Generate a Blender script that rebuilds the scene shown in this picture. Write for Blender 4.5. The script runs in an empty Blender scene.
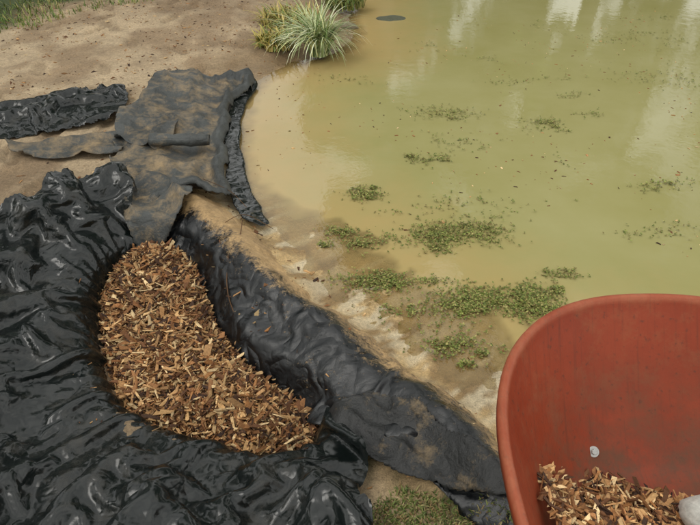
import bpy, math, numpy as np
from mathutils import Vector, Matrix
R=np.random.RandomState(7)
scene=bpy.context.scene
# ---------------------------------------------------------------- noise
_T=np.random.RandomState(3).rand(16,256,256)
def vn(x,y,s=0):
    x=np.asarray(x,float)+37.3*s; y=np.asarray(y,float)+11.7*s
    xi=np.floor(x).astype(int); yi=np.floor(y).astype(int)
    fx=x-xi; fy=y-yi; fx=fx*fx*fx*(fx*(fx*6-15)+10); fy=fy*fy*fy*(fy*(fy*6-15)+10)
    T=_T[s%16]; a=T[xi&255,yi&255]; b=T[(xi+1)&255,yi&255]; c=T[xi&255,(yi+1)&255]; d=T[(xi+1)&255,(yi+1)&255]
    return (a*(1-fx)+b*fx)*(1-fy)+(c*(1-fx)+d*fx)*fy
def fbm(x,y,o=4,s=0):
    r=0;a=.5;t=0
    for i in range(o):
        r=r+a*vn(x,y,s+i); t+=a; a*=.5; x=x*2.03;y=y*2.03
    return r/t
def ridge(x,y,s=0): return 1-np.abs(2*vn(x,y,s)-1)
def sstep(a,b,x):
    t=np.clip((x-a)/(b-a),0,1); return t*t*(3-2*t)
def poly_sd(px,py,poly):
    px=np.asarray(px,float);py=np.asarray(py,float)
    best=np.full(px.shape,1e9);nx=np.zeros(px.shape);ny=np.zeros(px.shape);ins=np.zeros(px.shape,bool)
    n=len(poly)
    for i in range(n):
        ax,ay=poly[i];bx,by=poly[(i+1)%n]
        dx,dy=bx-ax,by-ay;L=dx*dx+dy*dy+1e-12
        t=np.clip(((px-ax)*dx+(py-ay)*dy)/L,0,1)
        qx=ax+t*dx;qy=ay+t*dy;d=np.hypot(px-qx,py-qy)
        m=d<best;best=np.where(m,d,best);nx=np.where(m,qx,nx);ny=np.where(m,qy,ny)
        c=((ay>py)!=(by>py))&(px<(bx-ax)*(py-ay)/((by-ay) if abs(by-ay)>1e-12 else 1e-12)+ax)
        ins^=c
    return np.where(ins,best,-best),nx,ny
def smooth(pts,n=8,closed=True):
    P=[np.array(p,float) for p in pts];m=len(P);out=[]
    rng=range(m) if closed else range(m-1)
    for i in rng:
        g=lambda k:P[k%m] if closed else P[min(max(k,0),m-1)]
        p0,p1,p2,p3=g(i-1),g(i),g(i+1),g(i+2)
        for k in range(n):
            t=k/n
            out.append(.5*((2*p1)+(-p0+p2)*t+(2*p0-5*p1+4*p2-p3)*t*t+(-p0+3*p1-3*p2+p3)*t**3))
    if not closed: out.append(P[-1])
    return [tuple(o) for o in out]
def line_d(px,py,pl):
    best=np.full(np.shape(px),1e9);side=np.zeros(np.shape(px));par=np.zeros(np.shape(px))
    n=len(pl)-1
    for i in range(n):
        ax,ay=pl[i];bx,by=pl[i+1];dx,dy=bx-ax,by-ay;L=dx*dx+dy*dy
        t=np.clip(((px-ax)*dx+(py-ay)*dy)/L,0,1)
        d=np.hypot(px-ax-t*dx,py-ay-t*dy);m=d<best
        cr=dx*(py-ay)-dy*(px-ax)
        best=np.where(m,d,best);side=np.where(m,np.sign(cr),side);par=np.where(m,(i+t)/n,par)
    return best,side,par
# ---------------------------------------------------------------- plan (metres, water level z=0)
SHORE=smooth([(.25,9.5),(.0,6.6),(.0,5.3),(-.25,4.95),(-.60,4.62),(-.80,4.1),(-.76,3.6),(-.73,3.2),(-.64,2.8),(-.47,2.45),(-.25,2.22),(-.02,1.93),(.24,1.66),(.43,1.45),(.60,1.28),(1.1,1.15),(2,1.1),(4,1.2),(6.5,2.2),(7.5,5),(7,8.5),(4.5,10.3),(2,10.6)],8)
CREST=smooth([(-.80,2.46),(-.57,2.19),(-.38,1.86),(-.155,1.64),(.055,1.38),(.25,1.21),(.385,1.0),(.42,.86)],6,False)
PIT=smooth([(-1.02,2.24),(-.80,2.23),(-.60,1.95),(-.44,1.61),(-.13,1.35),(-.07,1.2),(-.20,1.08),(-.50,1.14),(-.82,1.3),(-1.03,1.68),(-1.10,2.0)],6)
def wob(x,y): return .10*(fbm(x*4,y*4,3,5)-.5)+.07*(fbm(x*14,y*14,3,6)-.5)
def H(x,y,detail=True):
    x=np.asarray(x,float);y=np.asarray(y,float)
    sd,_,_=poly_sd(x,y,SHORE); sd=sd+wob(x,y)*2.1*sstep(3.0,2.4,y)+wob(x,y)*.4
    sl=.045+.15*sstep(2.3,3.0,y)
    z=np.where(sd>0,-np.minimum(sl*sd+.25*np.maximum(sd-.28,0),.7),np.minimum(-sd*.20,.06))
    land=sstep(0,-.5,sd)
    z=z+.05*land*sstep(-.6,-2.5,x)+ .06*land*sstep(4,9,y)
    d,s,par=line_d(x,y,CREST)
    d=d*(1+.5*(vn(par*7,s*2+3,7)-.5))
    hgt=.082+.05*(vn(par*6,.3,8)-.5)+.02*(fbm(x*9,y*9,2,9)-.5)
    z=z+hgt*np.exp(-(d/.095)**2)
    lump=np.exp(-((d-.13)/.10)**2)*(s>0)
    z=z+lump*.035*(fbm(x*8,y*8,3,1)-.35)
    pd,_,_=poly_sd(x,y,PIT)
    k=sstep(-.05,.10,pd)
    z=z*(1-k)+(-.14)*k
    if detail: z=z+ (.030*(fbm(x*4,y*4,3,2)-.5)+.016*(fbm(x*16,y*16,3,3)-.5))*sstep(.35,-.25,sd)*sstep(.02,-.03,pd)+.012*(fbm(x*20,y*20,3,3)-.5)*sstep(.5,0,sd)*sstep(-.3,0,sd)
    far=sstep(12,40,np.hypot(x,y)); z=z+far*.8*fbm(x*.05,y*.05,2,4)
    return z
# ---------------------------------------------------------------- helpers
def lin(c):
    c=np.array(c,float)/255.; return np.where(c<.04045,c/12.92,((c+.055)/1.055)**2.4)
def mkobj(name,V,F,mat=None,col=None,smoothf=True,attrs=None,parent=None):
    me=bpy.data.meshes.new(name)
    V=np.asarray(V,float)
    me.from_pydata(V.tolist(),[],F if isinstance(F,list) else np.asarray(F).tolist())
    if smoothf: me.polygons.foreach_set('use_smooth',[True]*len(me.polygons))
    if col is not None:
        a=me.color_attributes.new('Col','FLOAT_COLOR','POINT')
        c=np.ones((len(V),4));c[:,:3]=col;a.data.foreach_set('color',c.ravel())
    for k,v in (attrs or {}).items():
        a=me.attributes.new(k,'FLOAT','POINT');a.data.foreach_set('value',np.asarray(v,float).ravel())
    if mat: me.materials.append(mat)
    me.update()
    o=bpy.data.objects.new(name,me);scene.collection.objects.link(o)
    if parent:o.parent=parent
    return o
def gridF(nx,ny):
    i=np.arange(nx-1)[:,None]*ny+np.arange(ny-1)[None,:]
    return np.stack([i,i+ny,i+ny+1,i+1],-1).reshape(-1,4)
class NT:
    def __init__(s,name):
        s.m=bpy.data.materials.new(name);s.m.use_nodes=True;s.t=s.m.node_tree;s.b=s.t.nodes['Principled BSDF'];s.o=s.t.nodes['Material Output']
    def n(s,typ,**k):
        nd=s.t.nodes.new(typ)
        for a,v in k.items(): setattr(nd,a,v)
        return nd
    def l(s,a,b): s.t.links.new(a,b)
    def noise(s,scale,detail=6,rough=.6,vec=None,dist=0):
        nd=s.n('ShaderNodeTexNoise');nd.inputs['Scale'].default_value=scale;nd.inputs['Detail'].default_value=detail;nd.inputs['Roughness'].default_value=rough;nd.inputs['Distortion'].default_value=dist
        s.l(vec or s.pos(),nd.inputs['Vector']);return nd.outputs['Fac']
    def pos(s):
        if not hasattr(s,'_p'): s._p=s.n('ShaderNodeTexCoord').outputs['Object']
        return s._p
    def ramp(s,fac,stops):
        r=s.n('ShaderNodeValToRGB');s.l(fac,r.inputs[0]);e=r.color_ramp.elements
        while len(e)<len(stops): e.new(.5)
        for q,(p,c) in zip(e,stops):
            q.position=p;q.color=(*c,1) if not np.isscalar(c) else (c,c,c,1)
        return r.outputs[0]
    def mix(s,f,a,b,mode='MIX'):
        m=s.n('ShaderNodeMix',data_type='RGBA',blend_type=mode)
        for v,i in ((f,0),(a,6),(b,7)):
            if hasattr(v,'is_output'): s.l(v,m.inputs[i])
            else: m.inputs[i].default_value=v if i==0 else (*v,1)
        return m.outputs[2]
    def math(s,op,a,b=0):
        m=s.n('ShaderNodeMath',operation=op)
        for v,i in ((a,0),(b,1)):
            if hasattr(v,'is_output'): s.l(v,m.inputs[i])
            else: m.inputs[i].default_value=v
        return m.outputs[0]
    def attr(s,name,color=False):
        a=s.n('ShaderNodeAttribute');a.attribute_name=name
        return a.outputs['Color'] if color else a.outputs['Fac']
    def bump(s,h,dist,strength=1,prev=None):
        b=s.n('ShaderNodeBump');b.inputs['Distance'].default_value=dist;b.inputs['Strength'].default_value=strength
        s.l(h,b.inputs['Height'])
        if prev: s.l(prev,b.inputs['Normal'])
        s.l(b.outputs[0],s.b.inputs['Normal']);return b.outputs[0]
    def crease(s,scale,dist=.8):
        n=s.noise(scale,1,.5,None,dist);return s.math('ABSOLUTE',s.math('SUBTRACT',n,.5))
    def set(s,**k):
        for a,v in k.items():
            i=s.b.inputs[a.replace('_',' ')]
            if hasattr(v,'is_output'): s.l(v,i)
            else: i.default_value=v if np.isscalar(v) else (*v,1)
# ground
g=NT('soil');c=g.attr('Col',True);n1=g.noise(6,8);n2=g.noise(60,6,.7);n3=g.noise(260,3,.7)
c=g.mix(1,c,g.ramp(n1,[(.3,.78),(.7,1.16)]),'MULTIPLY');c=g.mix(1,c,g.ramp(n2,[(.3,.68),(.7,1.25)]),'MULTIPLY');c=g.mix(1,c,g.ramp(n3,[(.3,.65),(.7,1.3)]),'MULTIPLY')
g.set(Base_Color=c,Roughness=g.math('SUBTRACT',.95,g.math('MULTIPLY',g.attr('wet'),.70)))
b=g.bump(n2,.012,.8);g.bump(n3,.004,.8,b);M_SOIL=g.m
def colmat(name,rough=.8,var=.4,scale=150,bumpd=.002,spec=.3):
    g=NT(name);n=g.noise(scale,5,.7)
    g.set(Base_Color=g.mix(1,g.attr('Col',True),g.ramp(n,[(.25,1-var),(.75,1+var)]),'MULTIPLY'),Roughness=rough,Specular_IOR_Level=spec)
    if bumpd:g.bump(n,bumpd,.6)
    return g.m
M_CHIP=colmat('wood_chip',.75,.45,140,.002)
M_LEAF=colmat('leaf',.55,.2,60,0)
M_BARK=colmat('bark',.9,.4,25,.01)
M_STONE=colmat('stone',.8,.3,90,.002)
# black plastic
g=NT('black_plastic')
dust=g.ramp(g.noise(7,9,.8),[(.50,0.),(.80,.45)])
g.set(Base_Color=g.mix(dust,(.005,.0075,.007),(.075,.062,.045)),Roughness=g.math('ADD',g.math('MULTIPLY',dust,.6),.21),Specular_IOR_Level=.5)
b=g.bump(g.crease(7,.5),.045,.5);b=g.bump(g.crease(19,.5),.014,.45,b);b=g.bump(g.noise(60,4,.6),.0015,.3,b);M_PLAS=g.m
# dusty liner
g=NT('dusty_liner');d=g.attr('dust');n=g.noise(9,9,.85);n2=g.noise(90,5,.7);n4=g.noise(5,6,.7)
f=g.math('ADD',d,g.math('MULTIPLY',g.math('SUBTRACT',n,.5),3.2));f=g.math('ADD',f,g.math('MULTIPLY',g.math('SUBTRACT',n2,.5),1.2))
f=g.ramp(f,[(.36,0.),(.66,.5),(.95,1.)])
sandc=g.mix(n,tuple(lin((122,96,60))),tuple(lin((208,174,124))));sandc=g.mix(1,sandc,g.ramp(n4,[(.35,.66),(.65,1.14)]),'MULTIPLY');sandc=g.mix(1,sandc,g.ramp(n2,[(.3,.7),(.7,1.2)]),'MULTIPLY')
g.set(Base_Color=g.mix(f,(.005,.006,.007),sandc),Roughness=g.math('ADD',g.math('MULTIPLY',f,.7),.16),Specular_IOR_Level=.6)
b=g.bump(g.crease(8,.6),.06,.65);b=g.bump(g.crease(20,.6),.012,.4,b);b=g.bump(n,.008,.35,b);b=g.bump(n2,.002,.4,b);M_LINER=g.m
# geotextile
def geo(name,lo,hi,rough=.85):
    g=NT(name);n=g.noise(7,9,.8);n2=g.noise(150,5,.8);n3=g.noise(500,2,.7);n4=g.noise(4,6,.7)
    f=g.ramp(g.math('ADD',n,g.attr('dust')),[(.46,0.),(.74,.85)])
    base=g.mix(1,g.mix(n2,lo,hi),g.ramp(n4,[(.3,.5),(.7,1.4)]),'MULTIPLY')
    g.set(Base_Color=g.mix(f,base,tuple(lin((172,146,106)))),Roughness=g.math('ADD',g.math('MULTIPLY',f,.3),rough),Specular_IOR_Level=.5)
    b=g.bump(g.noise(14,5,.65),.018,.7);b=g.bump(g.crease(9,.6),.03,.5,b);b=g.bump(n2,.003,.6,b);g.bump(n3,.001,.5,b);return g.m
M_GEO=geo('geotextile',(.016,.019,.019),(.085,.09,.085),.50);M_FLAP=geo('dark_geotextile',(.005,.006,.006),(.026,.026,.025),.38)
# ---------------------------------------------------------------- ground
def axis(lo,hi,a,b,st,k=26):
    core=np.arange(a,b+1e-6,st)
    l=a-(np.geomspace(st,a-lo+st,k)-st)[1:][::-1]; r=b+(np.geomspace(st,hi-b+st,k)-st)[1:]
    return np.concatenate([l,core,r])
X=axis(-150,150,-2.8,4.0,.02);Y=axis(-100,200,.5,7.2,.022)
gx,gy=np.meshgrid(X,Y,indexing='ij');x=gx.ravel();y=gy.ravel();z=H(x,y)
rs=np.random.RandomState(4)
FP=np.zeros(len(x))
for i in range(46):
    fx,fy,fa=rs.uniform(-3.6,-.9),rs.uniform(2.6,7),rs.uniform(-.6,.9)
    m=(np.abs(x-fx)<.25)&(np.abs(y-fy)<.25);dx=x[m]-fx;dy=y[m]-fy
    u=dx*math.cos(fa)+dy*math.sin(fa);v=-dx*math.sin(fa)+dy*math.cos(fa)
    q=np.sqrt((u/.05)**2+(v/.14)**2)
    FP[m]+= -.016*sstep(1.1,.8,q)+.008*np.exp(-((q-1.25)/.2)**2)
sd,_,_=poly_sd(x,y,SHORE);cd,cs,cp=line_d(x,y,CREST)
FP*=sstep(-.15,-.35,sd);z=z+FP
path=lin((190,168,136));dark=lin((136,112,84));silt=lin((198,168,118));grassc=np.array((.05,.075,.02));wetmud=lin((134,110,78))
def mixc(a,b,f): return a*(1-f[:,None])+b*f[:,None]
C=np.tile(path,(len(x),1))
C=mixc(C,dark,sstep(.40,.66,fbm(x*3.1,y*2.2,6,1))*.7)
C=mixc(C,dark*.75,sstep(3.1,2.5,y)*.65*(x<0))
C=mixc(C,dark*.8,sstep(5.2,6.4,y)*.5*(x<0)*sstep(-3,-1.6,x))
C=mixc(C,wetmud,sstep(-.8,-.05,sd)*sstep(3.9,4.6,y)*.85)
C=mixc(C,dark*.7,np.clip(-FP/.016,0,1)*.35)
nearb=sstep(.6,.2,np.abs(sd+.1))*sstep(4.2,3.6,y)
C=mixc(C,silt,np.maximum(sstep(-.02,.1,sd),nearb))
C=mixc(C,lin((138,110,70)),nearb*sstep(.47,.66,fbm(x*9,y*9,5,13))*.75)
C=mixc(C,lin((222,206,172)),nearb*sstep(.48,.60,fbm((x+y)*5,(x-y)*16,5,10))*.8*sstep(-.25,-.05,sd))
gm=np.maximum(sstep(-2.7,-3.4,x-.35*(y-6)-1.8*(fbm(x*2,y*2,3,9)-.5)), sstep(8.5,11,np.hypot(x,y-1)))
gm=np.maximum(gm,sstep(.50,.66,fbm(x*12,y*12,3,11))*sstep(1.15,1.0,y)*(x>-.1)*.7)
gm=gm*sstep(.02,-.1,sd)
C=mixc(C,grassc,gm)
wet=np.clip(sstep(-.28,0,sd),0,1)
mkobj('ground',np.stack([x,y,z],-1),gridF(len(X),len(Y)),M_SOIL,C,True,{'wet':wet})
# ---------------------------------------------------------------- water
g=NT('murky_water')
dep=g.attr('depth');sh=g.attr('shore');n=g.noise(1.3,5,.6);n2=g.noise(5,7,.7)
deepc=g.mix(g.ramp(n,[(.3,0.),(.7,1.)]),tuple(lin((146,141,89))),tuple(lin((157,152,105))))
shal=tuple(lin((174,148,98)))
colr=g.mix(g.ramp(g.math('ADD',g.math('MULTIPLY',sh,.95),g.math('MULTIPLY',g.math('SUBTRACT',n2,.5),.7)),[(.0,0.),(.9,1.)]),shal,deepc)
murk=g.n('ShaderNodeBsdfDiffuse');g.l(colr,murk.inputs[0])
tr=g.n('ShaderNodeBsdfTransparent');tr.inputs[0].default_value=(.93,.90,.80,1)
mx=g.n('ShaderNodeMixShader');g.l(g.ramp(dep,[(0.,.2),(.03,1.)]),mx.inputs[0]);g.l(tr.outputs[0],mx.inputs[1]);g.l(murk.outputs[0],mx.inputs[2])
gl=g.n('ShaderNodeBsdfGlossy');gl.inputs['Roughness'].default_value=.03
fr=g.n('ShaderNodeFresnel');fr.inputs[0].default_value=1.42
bm=g.n('ShaderNodeBump');bm.inputs['Distance'].default_value=.004;bm.inputs['Strength'].default_value=.35;g.l(g.noise(9,4,.6),bm.inputs['Height'])
g.l(bm.outputs[0],gl.inputs['Normal']);g.l(bm.outputs[0],fr.inputs['Normal'])
m2=g.n('ShaderNodeMixShader');g.l(fr.outputs[0],m2.inputs[0]);g.l(mx.outputs[0],m2.inputs[1]);g.l(gl.outputs[0],m2.inputs[2]);g.l(m2.outputs[0],g.o.inputs[0])
WX=np.concatenate([np.arange(-1.2,4,.025),np.arange(4,8.5,.3)]);WY=np.concatenate([np.arange(.95,6,.025),np.arange(6,11.2,.25)])
a_,b_=np.meshgrid(WX,WY,indexing='ij');a_=a_.ravel();b_=b_.ravel();hz=H(a_,b_)
sdw,_,_=poly_sd(a_,b_,SHORE)
F=gridF(len(WX),len(WY));keep=(sdw[F].max(1)>-.22)
mkobj('pond_water',np.stack([a_,b_,0*a_],-1),F[keep],g.m,None,True,{'depth':np.maximum(-hz,0),'shore':np.clip(sdw,0,2)})
# ---------------------------------------------------------------- sheets
def clip_sheet(name,P,nx,ny,poly,mat,attrs=None,thick=0):
    V=P.reshape(-1,3).copy();sdp,qx,qy=poly_sd(V[:,0],V[:,1],poly);F=gridF(nx,ny)
    k=(sdp[F]>0).sum(1)>=2;F=F[k]
    out=sdp<0;V[out,0]=qx[out];V[out,1]=qy[out]
    used=np.unique(F);mp=-np.ones(len(V),int);mp[used]=np.arange(len(used))
    at={k2:np.asarray(v).ravel()[used] for k2,v in (attrs or {}).items()}
    o=mkobj(name,V[used],mp[F],mat,None,True,at)
    if thick:
        m=o.modifiers.new('t','SOLIDIFY');m.thickness=thick;m.offset=1
    return o
def drape(name,poly,step,zf,mat,dust=None,thick=.003,jit=.012):
    poly=smooth(poly,7)
    poly=[(p[0]+jit*2*(float(vn(p[0]*9,p[1]*9,3))-.5),p[1]+jit*2*(float(vn(p[0]*9,p[1]*9,4))-.5)) for p in poly]
    A=np.array(poly);x0,y0=A.min(0)-step;x1,y1=A.max(0)+step
    xs=np.arange(x0,x1,step);ys=np.arange(y0,y1,step);a,b=np.meshgrid(xs,ys,indexing='ij')
    sdp,_,_=poly_sd(a,b,poly)
    zz=H(a,b,False)+zf(a,b,sdp)
    return clip_sheet(name,np.stack([a,b,zz],-1),len(xs),len(ys),poly,mat,{'dust':dust(a,b,sdp) if dust else np.zeros(a.shape)},thick)
def sim_sheet(x0,x1,y0,y1,st,hfun,init,stretch,iters=260,g=.00012,bend=.12,b5=.1,b12=.08):
    xs=np.arange(x0,x1,st);ys=np.arange(y0,y1,st);a,b=np.meshgrid(xs,ys,indexing='ij');nx,ny=a.shape
    h0=hfun(a,b);P=np.stack([a,b,h0+init(a,b)],-1);Q=P.copy();rest=st*stretch
    pin=np.zeros((nx,ny),bool);pin[0,:]=pin[-1,:]=pin[:,0]=pin[:,-1]=True;P0=P.copy()
    def solve(A,B,r,k,push=False):
        d=B-A;L=np.sqrt((d*d).sum(-1))[...,None]+1e-9;e=(L-r)/L
        if push: e=np.minimum(e,0)
        c=d*e*.5*k;A+=c;B-=c
    for it in range(iters):
        v=(P-Q)*.93;Q=P.copy();P=P+v;P[...,2]-=g
        for _ in range(2):
            for o in (0,1):
                A=P[o:nx-1:2];B=P[o+1::2];m=min(len(A),len(B));solve(A[:m],B[:m],rest,.9)
                A=P[:,o:ny-1:2];B=P[:,o+1::2];m=min(A.shape[1],B.shape[1]);solve(A[:,:m],B[:,:m],rest,.9)
            solve(P[:-1,:-1],P[1:,1:],rest*1.414,.2);solve(P[1:,:-1],P[:-1,1:],rest*1.414,.2)
            solve(P[:-2],P[2:],rest*2*.985,bend,True);solve(P[:,:-2],P[:,2:],rest*2*.985,bend,True)
            solve(P[:-5],P[5:],rest*5*.93,b5,True);solve(P[:,:-5],P[:,5:],rest*5*.93,b5,True)
        if b12:
            solve(P[:-12],P[12:],rest*12*.84,b12,True);solve(P[:,:-12],P[:,12:],rest*12*.84,b12,True)
        if it%4==0: h0=hfun(P[...,0],P[...,1])
        u=P[...,2]<h0;P[...,2]=np.where(u,h0,P[...,2])
        Q[u]=Q[u]*.5+P[u]*.5
        P[pin]=P0[pin]
    return P,nx,ny
class Look:
    def __init__(s,x0,x1,y0,y1,f):
        s.X=np.arange(x0,x1,.02);s.Y=np.arange(y0,y1,.02);a,b=np.meshgrid(s.X,s.Y,indexing='ij');s.Z=f(a,b)
    def __call__(s,a,b):
        i=np.clip((a-s.X[0])/.02,0,len(s.X)-1.01);j=np.clip((b-s.Y[0])/.02,0,len(s.Y)-1.01);i0=i.astype(int);j0=j.astype(int);fi=i-i0;fj=j-j0;Z=s.Z
        return (Z[i0,j0]*(1-fi)+Z[i0+1,j0]*fi)*(1-fj)+(Z[i0,j0+1]*(1-fi)+Z[i0+1,j0+1]*fi)*fj
hq=Look(-2.7,.9,.2,3.2,lambda la,lb:H(la,lb,False)+.12*sstep(-1.0,-1.25,la)*fbm(la*4,lb*4,2,8)*1.4+.07*sstep(1.15,.9,lb)*fbm(la*5,lb*5,2,7)+.004)
def vor(x,y,seed,dens):
    rs=np.random.RandomState(seed);lo=(x.min(),y.min());hi=(x.max(),y.max());P=rs.uniform(lo,hi,(dens,2))
    d1=np.full(x.shape,9.);d2=np.full(x.shape,9.)
    for p in P:
        d=np.hypot(x-p[0],y-p[1]);m=d<d1;d2=np.where(m,d1,np.minimum(d2,d));d1=np.where(m,d,d1)
    return d2-d1
def init(a,b):
    cx,cy=-.78,1.95
    th=np.arctan2(b-cy,a-cx);r=np.hypot(b-cy,a-cx)
    wx=a+.30*fbm(a*2,b*2,2,1);wy=b+.30*fbm(a*2,b*2,2,2)
    f=.20*ridge(th*3.2+.8*fbm(a*2,b*2,2,4),r*1.0,3)**5+.18*ridge((wx-wy)*3.4,(wx+wy)*1.0,5)**5+.16*ridge((wx+.3*wy)*1.6,(wy-.3*wx)*4.8,9)**5
    ca,sa=math.cos(.7),math.sin(.7)
    f=f+.07*(1-sstep(0,.09,vor((wx*ca+wy*sa)*1.0,(-wx*sa+wy*ca)*2.2,3,90)))
    pdd,_,_=poly_sd(a,b,PIT);return f*sstep(.03,-.09,pdd)+.003
P,nx,ny=sim_sheet(-2.4,.35,.25,2.85,.0115,hq,init,1.21,70,.00011,.12,.07,.045)
pdd,_,_=poly_sd(P[...,0],P[...,1],PIT);k=sstep(.0,.08,pdd);P[...,2]=P[...,2]*(1-k)+np.minimum(P[...,2],-.10)*k
BP=smooth([(-2.3,1.3),(-1.9,1.65),(-1.56,1.9),(-1.50,2.10),(-1.40,2.24),(-1.36,2.38),(-1.18,2.58),(-1.08,2.56),(-1.02,2.3),(-.93,2.2),(-.8,2.05),(-.6,1.7),(-.35,1.4),(-.12,1.3),(-.05,1.24),(0.0,1.12),(.055,1.0),(.02,.88),(.06,.8),(0,.5),(-.6,.32),(-2.2,.35)],6)
clip_sheet('black_plastic_sheet',P,nx,ny,BP,M_PLAS,{'dust':np.zeros((nx,ny))})
# second piece of plastic lying on the path
hl=Look(-3,-1.2,2.8,4.3,lambda a,b:H(a,b,False)+.004+.05*np.exp(-((b-3.45-.25*(a+2))/.18)**2))
P,nx,ny=sim_sheet(-2.9,-1.3,2.85,4.2,.013,hl,lambda a,b:.16*ridge((a-b*1.4)*.7+.8*fbm(a*2,b*2,2,2),(a*.45-b)*3.6,5)**4+.09*ridge(a*2.4,b*5-a*3,7)**4,1.14,70,.00012,.12,.08,.05)
clip_sheet('black_plastic_sheet',P,nx,ny,smooth([(-2.7,3.4),(-2.35,3.62),(-2.1,3.72),(-1.92,3.86),(-1.66,4.04),(-1.52,3.85),(-1.45,3.62),(-1.50,3.44),(-1.78,3.27),(-2.08,3.12),(-2.4,3.0),(-2.8,3.0)],6),M_PLAS,{'dust':np.zeros((nx,ny))})
# liner over the berm
def dl(a,b,s):
    d,sg,par=line_d(a,b,CREST);w=np.where(sg>0,d,-d)   # + towards pond
    return .0+.8*sstep(-.04,.11,w)+.8*np.exp(-((par-.06)/.12)**2)*sstep(-.12,0,w)+.5*sstep(.55,.15,par)*sstep(-.10,.03,w)
LP=smooth([(-.95,2.36),(-.88,2.48),(-.72,2.56),(-.50,2.46),(-.38,2.28),(-.24,2.0),(-.03,1.8),(.13,1.54),(.34,1.36),(.44,1.14),(.53,.95),(.50,.78),(.36,.80),(.2,.98),(.03,1.15),(-.14,1.22),(-.24,1.36),(-.45,1.58),(-.66,1.88),(-.8,2.1)],7)
hb=Look(-1.3,.9,.5,2.9,lambda a,b:H(a,b,False)+.008)
def initb(a,b):
    d,sg,par=line_d(a,b,CREST)
    return .12*ridge(par*9+d*4,d*3*sg+3,4)**5+.11*ridge(par*6+sg*d*8,par*3-sg*d*7,2)**4
P,nx,ny=sim_sheet(-1.1,.7,.65,2.7,.0105,hb,initb,1.12,50,.00015,.10,.06,.03)
Vx,Vy=P[...,0],P[...,1];d,sg,par=line_d(Vx,Vy,CREST);w_=np.where(sg>0,d,-d);gz=H(Vx,Vy,True)
t_=sstep(.09,.16,w_+.06*(fbm(Vx*12,Vy*12,3,6)-.5));P[...,2]=P[...,2]*(1-t_)+np.minimum(P[...,2],gz-.006)*t_
clip_sheet('pond_liner',P,nx,ny,LP,M_LINER,{'dust':dl(P[...,0],P[...,1],0)},.002)
# liner edge hanging into the water beside the fabric strip
drape('pond_liner',[(-.86,4.30),(-.74,4.36),(-.69,4.2),(-.73,3.9),(-.69,3.4),(-.60,2.95),(-.49,2.6),(-.40,2.36),(-.50,2.34),(-.62,2.6),(-.70,2.95),(-.78,3.4),(-.82,3.9)],.012,lambda a,b,s:.02+.025*ridge(a*7,b*3,4)**2,M_PLAS,None,.002,.014)
# textile strip along bank
def zu(a,b,s):
    return .024+.035*ridge(a*5+b*1.2,b*3,7)**2+.028*ridge(a*9+b*3,b*5,6)**3+.045*np.exp(-((s-.03)/.025)**2)*sstep(-1.1,-.85,a)+.01*fbm(a*20,b*20,2,1)
drape('underlay_fabric',[(-1.36,4.2),(-1.2,4.27),(-.98,4.22),(-.80,4.3),(-.72,4.34),(-.73,4.15),(-.80,3.9),(-.77,3.4),(-.70,2.95),(-.60,2.6),(-.56,2.5),(-.68,2.46),(-.84,2.5),(-.98,2.4),(-1.12,2.4),(-1.22,2.62),(-1.34,3.0),(-1.43,3.35),(-1.40,3.8)],.013,zu,M_GEO,lambda a,b,s:.0+.08*sstep(3.2,2.4,b)-.2*sstep(.08,.03,s)*sstep(-1.1,-.85,a),.005,.03)
drape('underlay_fabric',[(-1.18,2.66),(-1.0,2.66),(-.86,2.62),(-.78,2.44),(-.82,2.30),(-.92,2.20),(-1.03,2.24),(-1.1,2.4)],.012,lambda a,b,s:.05+.05*ridge(a*7+b*4,b*3,5)**2,M_GEO,lambda a,b,s:s*0-.02,.004,.02)
drape('underlay_fabric',[(-2.0,3.09),(-1.86,3.07),(-1.72,3.10),(-1.55,3.2),(-1.36,3.22),(-1.31,3.0),(-1.5,2.95),(-1.68,2.92),(-1.9,2.96)],.012,lambda a,b,s:.02+.04*ridge(a*4,b*11,5)**2,M_GEO,lambda a,b,s:s*0+.03,.004,.025)
drape('underlay_fabric',[(-1.42,3.38),(-1.2,3.36),(-1.08,3.38),(-1.03,3.2),(-1.06,3.0),(-1.2,3.05),(-1.36,3.12)],.012,lambda a,b,s:.05+.05*ridge(a*6,b*9,8)**2,M_GEO,lambda a,b,s:s*0-.03,.004,.025)
drape('fabric_flap',[(-.11,1.20),(-.05,1.24),(.03,1.24),(.12,1.22),(.25,1.12),(.37,.98),(.44,.85),(.38,.84),(.24,.92),(.12,.97),(.06,1.01),(-.02,1.12)],.010,lambda a,b,s:.035+.02*ridge(a*6,b*7,5)**2+.022*ridge(a*13+b*9,b*9,6)**3,M_FLAP,lambda a,b,s:s*0-.08,.003,.014)
def tube(name,pts,r,mat,col,parent=None,segs=10,flat=1.0,dust=-.08):
    pts=smooth(pts,6,False);V=[];F=[]
    for i,p in enumerate(pts):
        p=Vector(p);q=Vector(pts[min(i+1,len(pts)-1)])-Vector(pts[max(i-1,0)]);q.normalize()
        u=q.orthogonal() if abs(q.z)>.95 else q.cross(Vector((0,0,1))).normalized();w=u.cross(q).normalized()
        rr=r(i/(len(pts)-1)) if callable(r) else r
        for k in range(segs):
            an=2*math.pi*k/segs;V.append(p+u*math.cos(an)*rr+w*math.sin(an)*rr*flat)
    n=len(pts)
    for i in range(n-1):
        for k in range(segs):
            F.append((i*segs+k,i*segs+(k+1)%segs,(i+1)*segs+(k+1)%segs,(i+1)*segs+k))
    F.append(tuple(range(segs))[::-1]);F.append(tuple(range((n-1)*segs,n*segs)))
    return mkobj(name,[tuple(v) for v in V],F,mat,np.tile(col,(len(V),1)),True,{'dust':np.full(len(V),dust)},parent)
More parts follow.
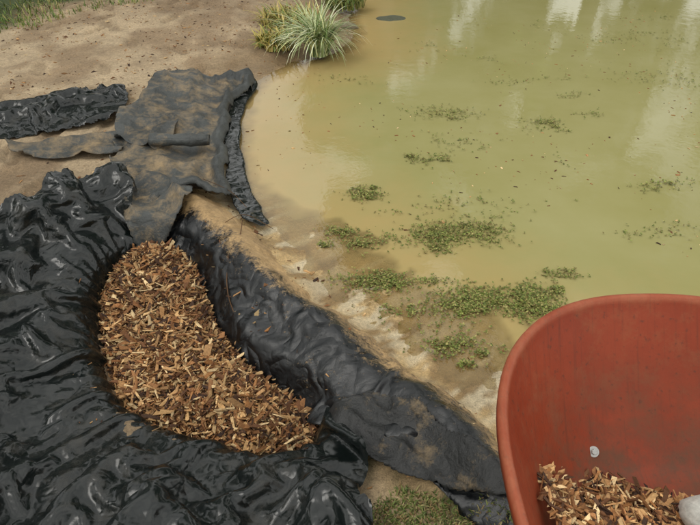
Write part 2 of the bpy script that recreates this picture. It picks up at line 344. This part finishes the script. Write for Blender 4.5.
# loosely rolled offcut: spiral cross-section swept along its length
def roll(name,p0,p1,r,turns,mat):
    p0=Vector(p0);p1=Vector(p1);ax=(p1-p0).normalized();u=Vector((0,0,1));w=ax.cross(u).normalized();V=[];n=60;m=14
    for j in range(m):
        c=p0.lerp(p1,j/(m-1));k=1+.10*math.sin(j*.9)+.06*math.sin(j*2.3)
        for i in range(n):
            t=i/(n-1);a=2*math.pi*turns*t;rr=(r*.35+r*.65*t)*k*(1+.05*math.sin(3*a+j))
            V.append(tuple(c+w*math.cos(a)*rr*1.1+u*math.sin(a)*rr*.85))
    o=mkobj(name,V,gridF(m,n),mat,None,True,{'dust':np.full(len(V),-.10)});md=o.modifiers.new('t','SOLIDIFY');md.thickness=.004
roll('fabric_roll',(-1.13,3.02,.175),(-.80,3.04,.165),.045,2.1,M_GEO)
# ---------------------------------------------------------------- chips
CH=[lin(c) for c in ((176,132,86),(204,162,110),(150,104,62),(116,78,50),(224,194,146),(80,56,40),(164,116,74),(186,144,98),(210,174,124),(138,94,58),(64,44,34),(102,68,42))]
def chips(px,py,pz,smin,smax,rs,tilt=.35,thin=.3,big=1.6):
    n=len(px);L=rs.uniform(smin,smax,n)*rs.choice([.5,.8,1,big],n);W=np.maximum(L*rs.uniform(.07,thin,n)**1.0,.0015);T=np.minimum(rs.uniform(.0015,.005,n),W)
    base=np.array([(-1,-1,-1),(1,-1,-1),(1,1,-1),(-1,1,-1),(-1,-1,1),(1,-1,1),(1,1,1),(-1,1,1)],float)*.5
    V=base[None]*np.stack([L,W,T],-1)[:,None]
    V[:,:,1]*=np.where(base[None,:,0]>0,rs.uniform(.05,1,(n,1)),1)
    V[:,:,0]+=V[:,:,1]*rs.uniform(-1.2,1.2,(n,1))
    V+=rs.normal(0,1,V.shape)*(W*.12)[:,None,None]*np.array((1.5,1,.3))
    ax=rs.normal(0,tilt,n);ay=rs.normal(0,tilt,n);az=rs.uniform(0,2*math.pi,n)
    def rot(V,a,i,j):
        c,s=np.cos(a)[:,None],np.sin(a)[:,None];A=V[:,:,i]*c-V[:,:,j]*s;B=V[:,:,i]*s+V[:,:,j]*c;V[:,:,i]=A;V[:,:,j]=B
    rot(V,ax,1,2);rot(V,ay,0,2);rot(V,az,0,1)
    V+=np.stack([px,py,pz],-1)[:,None]
    f=np.array([(0,3,2,1),(4,5,6,7),(0,1,5,4),(1,2,6,5),(2,3,7,6),(3,0,4,7)])
    F=(np.arange(n)[:,None,None]*8+f[None]).reshape(-1,4)
    c=np.array(CH)[rs.randint(0,len(CH),n)]*rs.uniform(.5,1.15,(n,1));c*=(.7+.55*fbm(px*7,py*7,3,2))[:,None];C=np.repeat(c,8,0)
    return V.reshape(-1,3),F,C
def heap(a,b):
    s,_,_=poly_sd(a,b,PIT)
    return -.085+.088*sstep(-.04,.16,s)+.045*sstep(1.3,2.2,b)+.06*(fbm(a*6,b*6,3,4)-.5)
def rnd_in(poly,n,rs,margin=0):
    A=np.array(poly);lo=A.min(0);hi=A.max(0)
    q=rs.uniform(lo,hi,(n*4,2));s,_,_=poly_sd(q[:,0],q[:,1],poly);q=q[s>margin][:n];return q
q=rnd_in(PIT,16000,R,-.04);pz=heap(q[:,0],q[:,1])+R.uniform(0,.030,len(q))
V1,F1,C1=chips(q[:,0],q[:,1],pz,.014,.05,R,.45)
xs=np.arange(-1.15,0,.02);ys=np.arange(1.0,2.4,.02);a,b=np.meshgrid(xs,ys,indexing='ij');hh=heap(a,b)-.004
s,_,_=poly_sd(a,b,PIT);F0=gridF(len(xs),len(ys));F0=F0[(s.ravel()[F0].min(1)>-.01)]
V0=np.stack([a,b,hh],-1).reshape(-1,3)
rs=np.random.RandomState(9)
sx=rs.normal(0,1,700)*.4-.6;sy=rs.normal(0,1,700)*.4+1.5;s,_,_=poly_sd(sx,sy,PIT);m=(s<-.01)&(s>-.10)&(rs.rand(700)<np.exp(s/.04));sx=sx[m];sy=sy[m]
V2,F2,C2=chips(sx,sy,np.maximum(hq(sx,sy),H(sx,sy))+.015,.008,.026,rs,.2)
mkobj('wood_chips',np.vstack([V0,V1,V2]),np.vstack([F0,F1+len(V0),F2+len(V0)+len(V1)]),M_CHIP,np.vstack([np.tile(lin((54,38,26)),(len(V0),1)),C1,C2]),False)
# ---------------------------------------------------------------- ground litter
rs=np.random.RandomState(21);q=np.stack([rs.uniform(-3.2,.6,8000),rs.uniform(.6,7.5,8000)],-1)
s,_,_=poly_sd(q[:,0],q[:,1],SHORE);q=q[s<-.03];s,_,_=poly_sd(q[:,0],q[:,1],PIT);q=q[s<-.08]
dens=fbm(q[:,0]*1.5,q[:,1]*1.5,3,6);q=q[rs.rand(len(q))<sstep(.35,.6,dens)*.9+.15]
V1,F1,C1=chips(q[:,0],q[:,1],H(q[:,0],q[:,1])+.003,.006,.022,rs,.25,.6)
mkobj('ground_litter',V1,F1,M_CHIP,C1*.95,False)
# ---------------------------------------------------------------- blades / plants
def blades(name,cx,cy,cz,n,hmin,hmax,spread,lean,w,cols,rs,rad=.05,parent=None,seg=6):
    V=[];F=[];C=[]
    for i in range(n):
        an=rs.uniform(0,2*math.pi);L=rs.uniform(hmin,hmax);ln=rs.uniform(.15,1)**.7*lean;r0=rad*math.sqrt(rs.rand());a2=rs.uniform(0,6.28)
        bx=(cx[i] if hasattr(cx,'__len__') else cx)+r0*math.cos(a2);by=(cy[i] if hasattr(cy,'__len__') else cy)+r0*math.sin(a2);bz=cz[i] if hasattr(cz,'__len__') else cz
        dx,dy=math.cos(an),math.sin(an);th=rs.uniform(.05,.45);x=z=0;col=cols[rs.randint(len(cols))]*rs.uniform(.7,1.2);k0=len(V)
        for j in range(seg+1):
            t=j/seg;ww=w*(1-t**2.2)*.5+.0004
            V.append((bx+dx*x-dy*ww,by+dy*x+dx*ww,bz+z));V.append((bx+dx*x+dy*ww,by+dy*x-dx*ww,bz+z+ww*.3));C+=[col,col]
            ang=th+ln*t*1.6;x+=math.sin(ang)*L/seg;z+=math.cos(ang)*L/seg
            if j<seg: F.append((k0+2*j,k0+2*j+1,k0+2*j+3,k0+2*j+2))
    V=np.array(V);V[:,2]=np.maximum(V[:,2],-.01)
    return mkobj(name,V,F,M_LEAF,np.array(C),True,None,parent)
rs=np.random.RandomState(5)
G=[lin((150,168,112)),lin((214,218,182)),lin((112,138,76)),lin((180,188,140)),lin((196,198,140))]
blades('sedge_plant',-.26,4.88,.03,460,.34,.58,0,1.7,.010,G,rs,.08)
YB=[lin((170,155,80)),lin((140,130,64)),lin((190,170,100)),lin((110,125,58))]
blades('yellow_grass_clump',-.62,5.05,.05,380,.08,.20,0,1.6,.014,YB,rs,.17)
blades('yellow_grass_clump',-.56,5.6,.05,460,.12,.28,0,1.5,.014,YB,rs,.26)
blades('sedge_plant',-.05,6.3,.05,240,.12,.3,0,1.5,.012,[lin((90,110,50)),lin((130,130,70))],rs,.2)
def field(name,poly,n,h0,h1,cols,w,seed,thr=.45):
    rs=np.random.RandomState(seed);q=rnd_in(poly,n,rs);d=fbm(q[:,0]*4,q[:,1]*4,3,12);q=q[d>thr]
    return blades(name,q[:,0],q[:,1],H(q[:,0],q[:,1])-.003,len(q),h0,h1,0,1.4,w,cols,rs,.01,seg=3)
GR=[lin((104,118,60)),lin((124,132,74)),lin((84,98,48)),lin((156,146,98)),lin((136,114,76))]
field('grass',[(.0,.6),(.06,.98),(.3,.9),(.46,.82),(.6,.6)],6500,.008,.028,GR,.004,4,.28)
field('grass',[(-4.5,4.6),(-2.9,5.1),(-2.5,5.8),(-1.8,6.3),(-1.3,7.2),(-3,9),(-6,8)],10000,.03,.10,[lin((100,122,54)),lin((128,144,72)),lin((82,102,44)),lin((156,150,92))],.008,5,.42)
def weed(name,cx,cy,rx,ry,n,seed):
    rs=np.random.RandomState(seed);V=[];F=[];C=[]
    sub=[(rs.normal(0,.5),rs.normal(0,.5),rs.uniform(.10,.5)) for _ in range(8)]
    for i in range(n):
        c=sub[rs.randint(8)];x=cx+rx*(c[0]+rs.normal()*c[2]);y=cy+ry*(c[1]+rs.normal()*c[2])
        for k in range(rs.randint(2,5)):
            L=rs.uniform(.005,.013);b=rs.uniform(0,6.28);dz=rs.uniform(.0,.014);u=np.array((math.cos(b),math.sin(b),rs.uniform(-.2,.7)));w=np.array((-math.sin(b),math.cos(b),rs.uniform(-.2,.2)))*.4
            o=np.array((x,y,.001+dz));k0=len(V);V+=[o,o+u*L*.5+w*L,o+u*L,o+u*L*.5-w*L];F.append((k0,k0+1,k0+2,k0+3))
            C+=[lin([(112,124,54),(136,142,72),(92,104,46),(154,146,86),(118,104,58)][rs.randint(5)])*rs.uniform(.7,1.1)]*4
    V=np.array(V);V[:,2]=np.maximum(V[:,2],.001)
    mkobj(name,V,F,M_LEAF,np.array(C),False)
WD=[(.46,2.34,.18,.13,950),(.60,1.84,.20,.12,1400),(.80,1.87,.12,.11,950),(.10,2.70,.11,.07,300),(.03,2.30,.13,.08,360),(.15,2.0,.18,.09,560),(.40,1.58,.13,.06,320),(1.32,3.58,.14,.10,180),(.46,3.12,.10,.07,160),(.95,2.02,.07,.04,90),(1.7,2.8,.09,.06,90),(2.6,4.4,.5,.25,130),(.65,3.75,.24,.12,200),(2.6,5.4,.6,.25,150),(.6,2.6,.4,.15,90),(-.05,4.4,.2,.1,40),(.3,1.75,.25,.1,140)]
rs=np.random.RandomState(12)
for k in range(22): WD.append((rs.uniform(.2,3.6),rs.uniform(2.2,6.3),rs.uniform(.06,.25),rs.uniform(.03,.12),rs.randint(8,40)))
for i,(cx,cy,rx,ry,n) in enumerate(WD): weed('pond_weed',cx,cy,rx,ry,n,i+40)
rs=np.random.RandomState(31);q=np.stack([rs.uniform(-.7,4,2000),rs.uniform(1.3,6.5,2000)],-1);s,_,_=poly_sd(q[:,0],q[:,1],SHORE);q=q[s>.03]
d=fbm(q[:,0]*1.8,q[:,1]*1.8,3,9);q=q[d>.48]
V1,F1,C1=chips(q[:,0],q[:,1],np.full(len(q),.002),.003,.014,rs,.03,.6)
mkobj('floating_debris',V1,F1,M_CHIP,C1*1.1,False)
def stone(name,x,y,z,r,col,seed,sq=(1,.8,.6),parent=None):
    import bmesh
    bm=bmesh.new();bmesh.ops.create_icosphere(bm,subdivisions=4,radius=1)
    V=np.array([v.co[:] for v in bm.verts]);F=[tuple(v.index for v in f.verts) for f in bm.faces];bm.free()
    V=V*(1+.5*(fbm(V[:,0]*1.3+seed*3,V[:,1]*1.3+V[:,2],4,seed)-.5))[:,None]
    V=V*np.array(sq)*r+np.array((x,y,z));return mkobj(name,V,F,M_STONE,np.tile(lin(col),(len(V),1)))
stone('rock',.40,6.05,-.02,.13,(80,82,66),2,(1.2,.8,.35))
stone('rock',-.02,5.75,.0,.08,(110,100,80),6,(1.3,.8,.5))
for i,(pts,r) in enumerate([([(-.50,2.25,.14),(-.49,2.1,.15),(-.52,1.95,.11),(-.5,1.8,.08),(-.44,1.66,.05)],.0022),([(-1.75,2.36,.12),(-1.6,2.42,.12),(-1.5,2.40,.12)],.002),([(-.75,2.6,.16),(-.6,2.5,.15),(-.5,2.38,.13)],.0015),([(-.6,2.2,.14),(-.5,2.3,.14),(-.36,2.24,.1)],.0015)]):
    tube('twig',pts,r,M_BARK,lin((90,66,44)),segs=6)
# ---------------------------------------------------------------- wheelbarrow
g=NT('red_plastic');n=g.noise(5,8,.7);n2=g.noise(70,5,.7);n5=g.noise(11,9,.8)
mp=g.n('ShaderNodeMapping');mp.inputs['Scale'].default_value=(60,2.5,2.5);g.l(g.pos(),mp.inputs[0]);n3=g.noise(2,5,.6,mp.outputs[0])
c=g.mix(g.ramp(n,[(.3,0.),(.75,1.)]),tuple(lin((126,47,22))),tuple(lin((144,61,33))))
c=g.mix(g.ramp(n3,[(.54,0.),(.72,.5)]),c,tuple(lin((96,46,28))));c=g.mix(g.ramp(n5,[(.50,0.),(.74,.5)]),c,tuple(lin((138,92,62))));c=g.mix(g.ramp(n2,[(.58,0.),(.68,.6)]),c,tuple(lin((76,46,33))))
sx=g.n('ShaderNodeSeparateXYZ');g.l(g.pos(),sx.inputs[0])
low=g.math('MULTIPLY',g.ramp(sx.outputs[2],[(.42,.85),(.62,0.)]),g.ramp(n5,[(.35,0.),(.6,1.)]))
c=g.mix(low,c,tuple(lin((88,60,43))))
wear=g.math('MULTIPLY',g.ramp(sx.outputs[2],[(.695,0.),(.703,.45)]),g.ramp(n5,[(.3,.3),(.6,1.)]));c=g.mix(wear,c,tuple(lin((180,110,80))))
g.set(Base_Color=c,Roughness=g.math('ADD',.34,g.math('MULTIPLY',n5,.4)),Specular_IOR_Level=.3);g.bump(n2,.0015,.35);M_RED=g.m
def plain(name,col,rough,metal=0):
    g=NT(name);n=g.noise(40,4);g.set(Base_Color=g.mix(n,tuple(np.array(col)*.7),tuple(np.array(col)*1.2)),Roughness=rough,Metallic=metal);return g.m
M_STEEL=plain('galvanised_steel',(.45,.44,.42),.45,.7);M_RUB=plain('rubber',(.02,.02,.02),.8);M_FRAME=plain('painted_steel',(.03,.03,.03),.5)
wb=bpy.data.objects.new('wheelbarrow',None);scene.collection.objects.link(wb)
CX=.735;RZ=.70;N=96
def ring(t,off=0):
    a=.25+.185*t**1.0;b0=.26+.245*t;cy=.50+.06*t
    e=2.0/2.35;P=[]
    for k in range(N):
        th=2*math.pi*k/N;c,s=math.cos(th),math.sin(th)
        P.append((CX+(a+off)*math.copysign(abs(c)**e,c),cy+(b0+off)*math.copysign(abs(s)**e,s)))
    return P
rings=[]
def zt(t): return .40+.30*(t**1.35)
for f in (.0,.3,.6,.85): 
    rings.append([(CX+(p[0]-CX)*max(f,.02),.5+(p[1]-.5)*max(f,.02),.40) for p in ring(0)])
for t in np.linspace(0,1,16): rings.append([(p[0],p[1],zt(t)+ (.006 if t==0 else 0)) for p in ring(t)])
for off,dz in ((.003,.007),(.010,.011),(.017,.008),(.021,-.002),(.020,-.020),(.013,-.022),(.006,-.012)): rings.append([(p[0],p[1],RZ+dz) for p in ring(1,off)])
for t in np.linspace(1,0,14): rings.append([(p[0],p[1],zt(t)-.012) for p in ring(t,.005)])
rings.append([(CX+(p[0]-CX)*.02,.5+(p[1]-.5)*.02,.388) for p in ring(0)])
V=[p for r in rings for p in r];F=[]
for i in range(len(rings)-1):
    for k in range(N): F.append((i*N+k,i*N+(k+1)%N,(i+1)*N+(k+1)%N,(i+1)*N+k))
F.append(tuple(range(N)));F.append(tuple(range((len(rings)-1)*N,len(rings)*N)))
mkobj('tray',V,F,M_RED,None,True,None,wb)
def cyl(name,p,q,r,mat,seg=20,parent=wb,bev=.003):
    p=Vector(p);q=Vector(q);bpy.ops.mesh.primitive_cylinder_add(radius=r,depth=(q-p).length,vertices=seg,location=(p+q)/2)
    o=bpy.context.object;o.rotation_euler=(q-p).to_track_quat('Z','Y').to_euler();o.name=name;o.data.materials.append(mat)
    m=o.modifiers.new('b','BEVEL');m.width=bev;m.segments=2
    for f in o.data.polygons:f.use_smooth=len(f.vertices)==4
    o.parent=parent;return o
bpy.ops.mesh.primitive_torus_add(major_radius=.15,minor_radius=.045,location=(CX,.86,.2),rotation=(0,math.pi/2,0));w=bpy.context.object;w.name='tyre';w.data.materials.append(M_RUB);w.parent=wb
cyl('wheel_hub',(CX-.03,.86,.2),(CX+.03,.86,.2),.105,M_STEEL)
cyl('axle',(CX-.1,.86,.2),(CX+.1,.86,.2),.01,M_STEEL)
for sgn in (-1,1):
    tube('handle_rail',[(CX+sgn*.09,.87,.2),(CX+sgn*.13,.7,.36),(CX+sgn*.2,.3,.37),(CX+sgn*.27,-.1,.5),(CX+sgn*.29,-.45,.62)],.016,M_FRAME,(0,0,0),wb)
    tube('handle_grip',[(CX+sgn*.285,-.36,.59),(CX+sgn*.29,-.48,.63)],.021,M_RUB,(0,0,0),wb)
    tube('leg',[(CX+sgn*.21,.32,.37),(CX+sgn*.22,.28,.2),(CX+sgn*.22,.2,.07),(CX+sgn*.22,.12,.07),(CX+sgn*.21,.1,.38)],.013,M_FRAME,(0,0,0),wb)
def wallpt(x,t):
    a=.25+.185*t;b0=.26+.245*t;cy=.50+.06*t;e=2.35
    yy=cy+b0*(1-abs((x-CX)/a)**e)**(1/e);return Vector((x,yy,zt(t)))
for x in (.575,CX+.17):
    p=wallpt(x,.27);q=wallpt(x,.34);tn=(q-p).normalized();nn=Vector((1,0,0)).cross(tn).normalized()
    cyl('washer',p,p+nn*.003,.013,M_STEEL,24,bev=.001);cyl('bolt_head',p+nn*.003,p+nn*.009,.007,M_STEEL,6,bev=.001)
rs=np.random.RandomState(77);n=7500
qx=rs.uniform(CX-.36,CX+.30,n);qy=rs.uniform(.18,.80,n)
lim=.725+.03*np.sin(qx*14)-.10*(qx-CX)+.02*(rs.rand(n)-.5);m=(qy<lim)&(np.abs(qx-CX)<.34);qx=qx[m];qy=qy[m]
edge=np.maximum(0,np.abs(qx-CX)-.22)
qz=.412+.05*sstep(.76,.56,qy)+edge*.9+rs.uniform(0,.02,len(qx))
V1,F1,C1=chips(qx,qy,qz,.012,.042,rs,.4,.33,1.3)
mkobj('wood_chips_load',V1,F1,M_CHIP,C1*1.15,False,None,wb)
stone('pale_stone',.735,.632,.485,.042,(176,174,166),9,(1,1,.8))
# ---------------------------------------------------------------- trees out of view, spaced to leave sky gaps in the pond reflection
def unseen_tree(x,y,h,cr,seed,dens=5200,trunk=(120,112,98)):
    rs=np.random.RandomState(seed);root=bpy.data.objects.new('unseen_tree',None);scene.collection.objects.link(root)
    z0=float(H(np.array([x]),np.array([y]))[0])-.1
    tc=lin(trunk);top=(x+rs.uniform(-.3,.3),y+rs.uniform(-.5,.5),z0+h*.92)
    mid=(x+rs.uniform(-.25,.25),y+rs.uniform(-.2,.2),z0+h*.45)
    tube('trunk',[(x,y,z0),mid,top],lambda t:.17*(1-t)**.8+.02,M_BARK,tc,root,12)
    cl=[]
    for i in range(15):
        t=rs.uniform(.12,.95);a=rs.uniform(0,6.28);zb=z0+h*t*.9;rr=cr*(1.05-.3*t)*rs.uniform(.6,1.05)
        bx,by=x+(top[0]-x)*t,y+(top[1]-y)*t;e=(bx+math.cos(a)*rr,by+math.sin(a)*rr,zb+rr*.45)
        tube('limb',[(bx,by,zb),((bx+e[0])/2,(by+e[1])/2,zb+rr*.3),e],lambda t:.05*(1-t)+.01,M_BARK,tc,root,6);cl.append(e);cl.append(((bx+e[0])/2,(by+e[1])/2,zb+rr*.4))
    cl.append(top);cl=np.array(cl);n=dens;k=rs.randint(0,len(cl),n);o=cl[k]+np.clip(rs.normal(0,1,(n,3)),-1.8,1.8)*np.array((.42,.5,.5))*cr/2.6
    L=rs.uniform(.12,.24,n);u=rs.normal(0,1,(n,3));u/=np.linalg.norm(u,axis=1)[:,None];w=np.cross(u,rs.normal(0,1,(n,3)));w/=np.linalg.norm(w,axis=1)[:,None]
    V=np.stack([o-u*L[:,None],o+w*L[:,None]*.5,o+u*L[:,None],o-w*L[:,None]*.5],1).reshape(-1,3)
    V[:,2]=np.maximum(V[:,2],.1)
    c=np.array([lin((70,92,36)),lin((92,112,48)),lin((54,76,30))])[rs.randint(0,3,n)]*(.8+.5*rs.rand(len(cl)))[k][:,None]
    mkobj('foliage',V,np.arange(n*4).reshape(-1,4),M_LEAF,np.repeat(c,4,0),False,None,root)
for i,(a,b,h,cr) in enumerate([(-9,10.5,10,2.6),(-4.3,12.4,12,1.8),(.75,12.6,12.5,1.5),(4.9,12.4,12.5,2.1),(9.0,11.5,11,2.7),(-7.5,17,13,3),(9.5,18,14,3.2),(2.6,17,12,2.2),(6.2,20,13,2.5),(-9.5,3,9,2.6),(-7.5,-5,9,2.6),(0,-9,9,2.6)]): unseen_tree(a,b,h,cr,100+i,6000)  # trees beside and behind the camera are added to darken reflections on the plastic
# ---------------------------------------------------------------- world, sun, camera
EL=math.radians(58);AZ=math.radians(-120)   # azimuth clockwise from +Y
w=bpy.data.worlds.new('World');scene.world=w;w.use_nodes=True;t=w.node_tree;bg=t.nodes['Background']
sky=t.nodes.new('ShaderNodeTexSky');sky.sky_type='NISHITA';sky.sun_disc=False;sky.sun_elevation=EL;sky.sun_rotation=AZ;sky.dust_density=3;sky.air_density=1
hs=t.nodes.new('ShaderNodeHueSaturation');hs.inputs['Saturation'].default_value=.3;t.links.new(sky.outputs[0],hs.inputs['Color'])
tcn=t.nodes.new('ShaderNodeTexCoord');cn=t.nodes.new('ShaderNodeTexNoise');cn.inputs['Scale'].default_value=2.6;cn.inputs['Detail'].default_value=6;t.links.new(tcn.outputs['Generated'],cn.inputs['Vector'])
rp=t.nodes.new('ShaderNodeValToRGB');rp.color_ramp.elements[0].position=.26;rp.color_ramp.elements[1].position=.58;t.links.new(cn.outputs[0],rp.inputs[0])
mxn=t.nodes.new('ShaderNodeMix');mxn.data_type='RGBA';mxn.inputs[7].default_value=(10.4,10.4,9.9,1)
t.links.new(rp.outputs[0],mxn.inputs[0]);t.links.new(hs.outputs[0],mxn.inputs[6]);t.links.new(mxn.outputs[2],bg.inputs[0]);bg.inputs[1].default_value=.15
sl=bpy.data.lights.new('Sun','SUN');sl.energy=.7;sl.angle=math.radians(25);sl.color=(1,.97,.9);so=bpy.data.objects.new('Sun',sl);scene.collection.objects.link(so)
d=Vector((math.sin(AZ)*math.cos(EL),math.cos(AZ)*math.cos(EL),math.sin(EL)));so.rotation_euler=d.to_track_quat('Z','Y').to_euler()
cam=bpy.data.cameras.new('Camera');co=bpy.data.objects.new('Camera',cam);scene.collection.objects.link(co);co.location=(0,0,1.65);co.rotation_euler=(math.radians(52),0,0)
cam.angle=2*math.atan(350/582);cam.clip_end=600;cam.clip_start=.02;scene.camera=co
scene.view_settings.view_transform='Standard';scene.view_settings.look='None';scene.view_settings.exposure=0
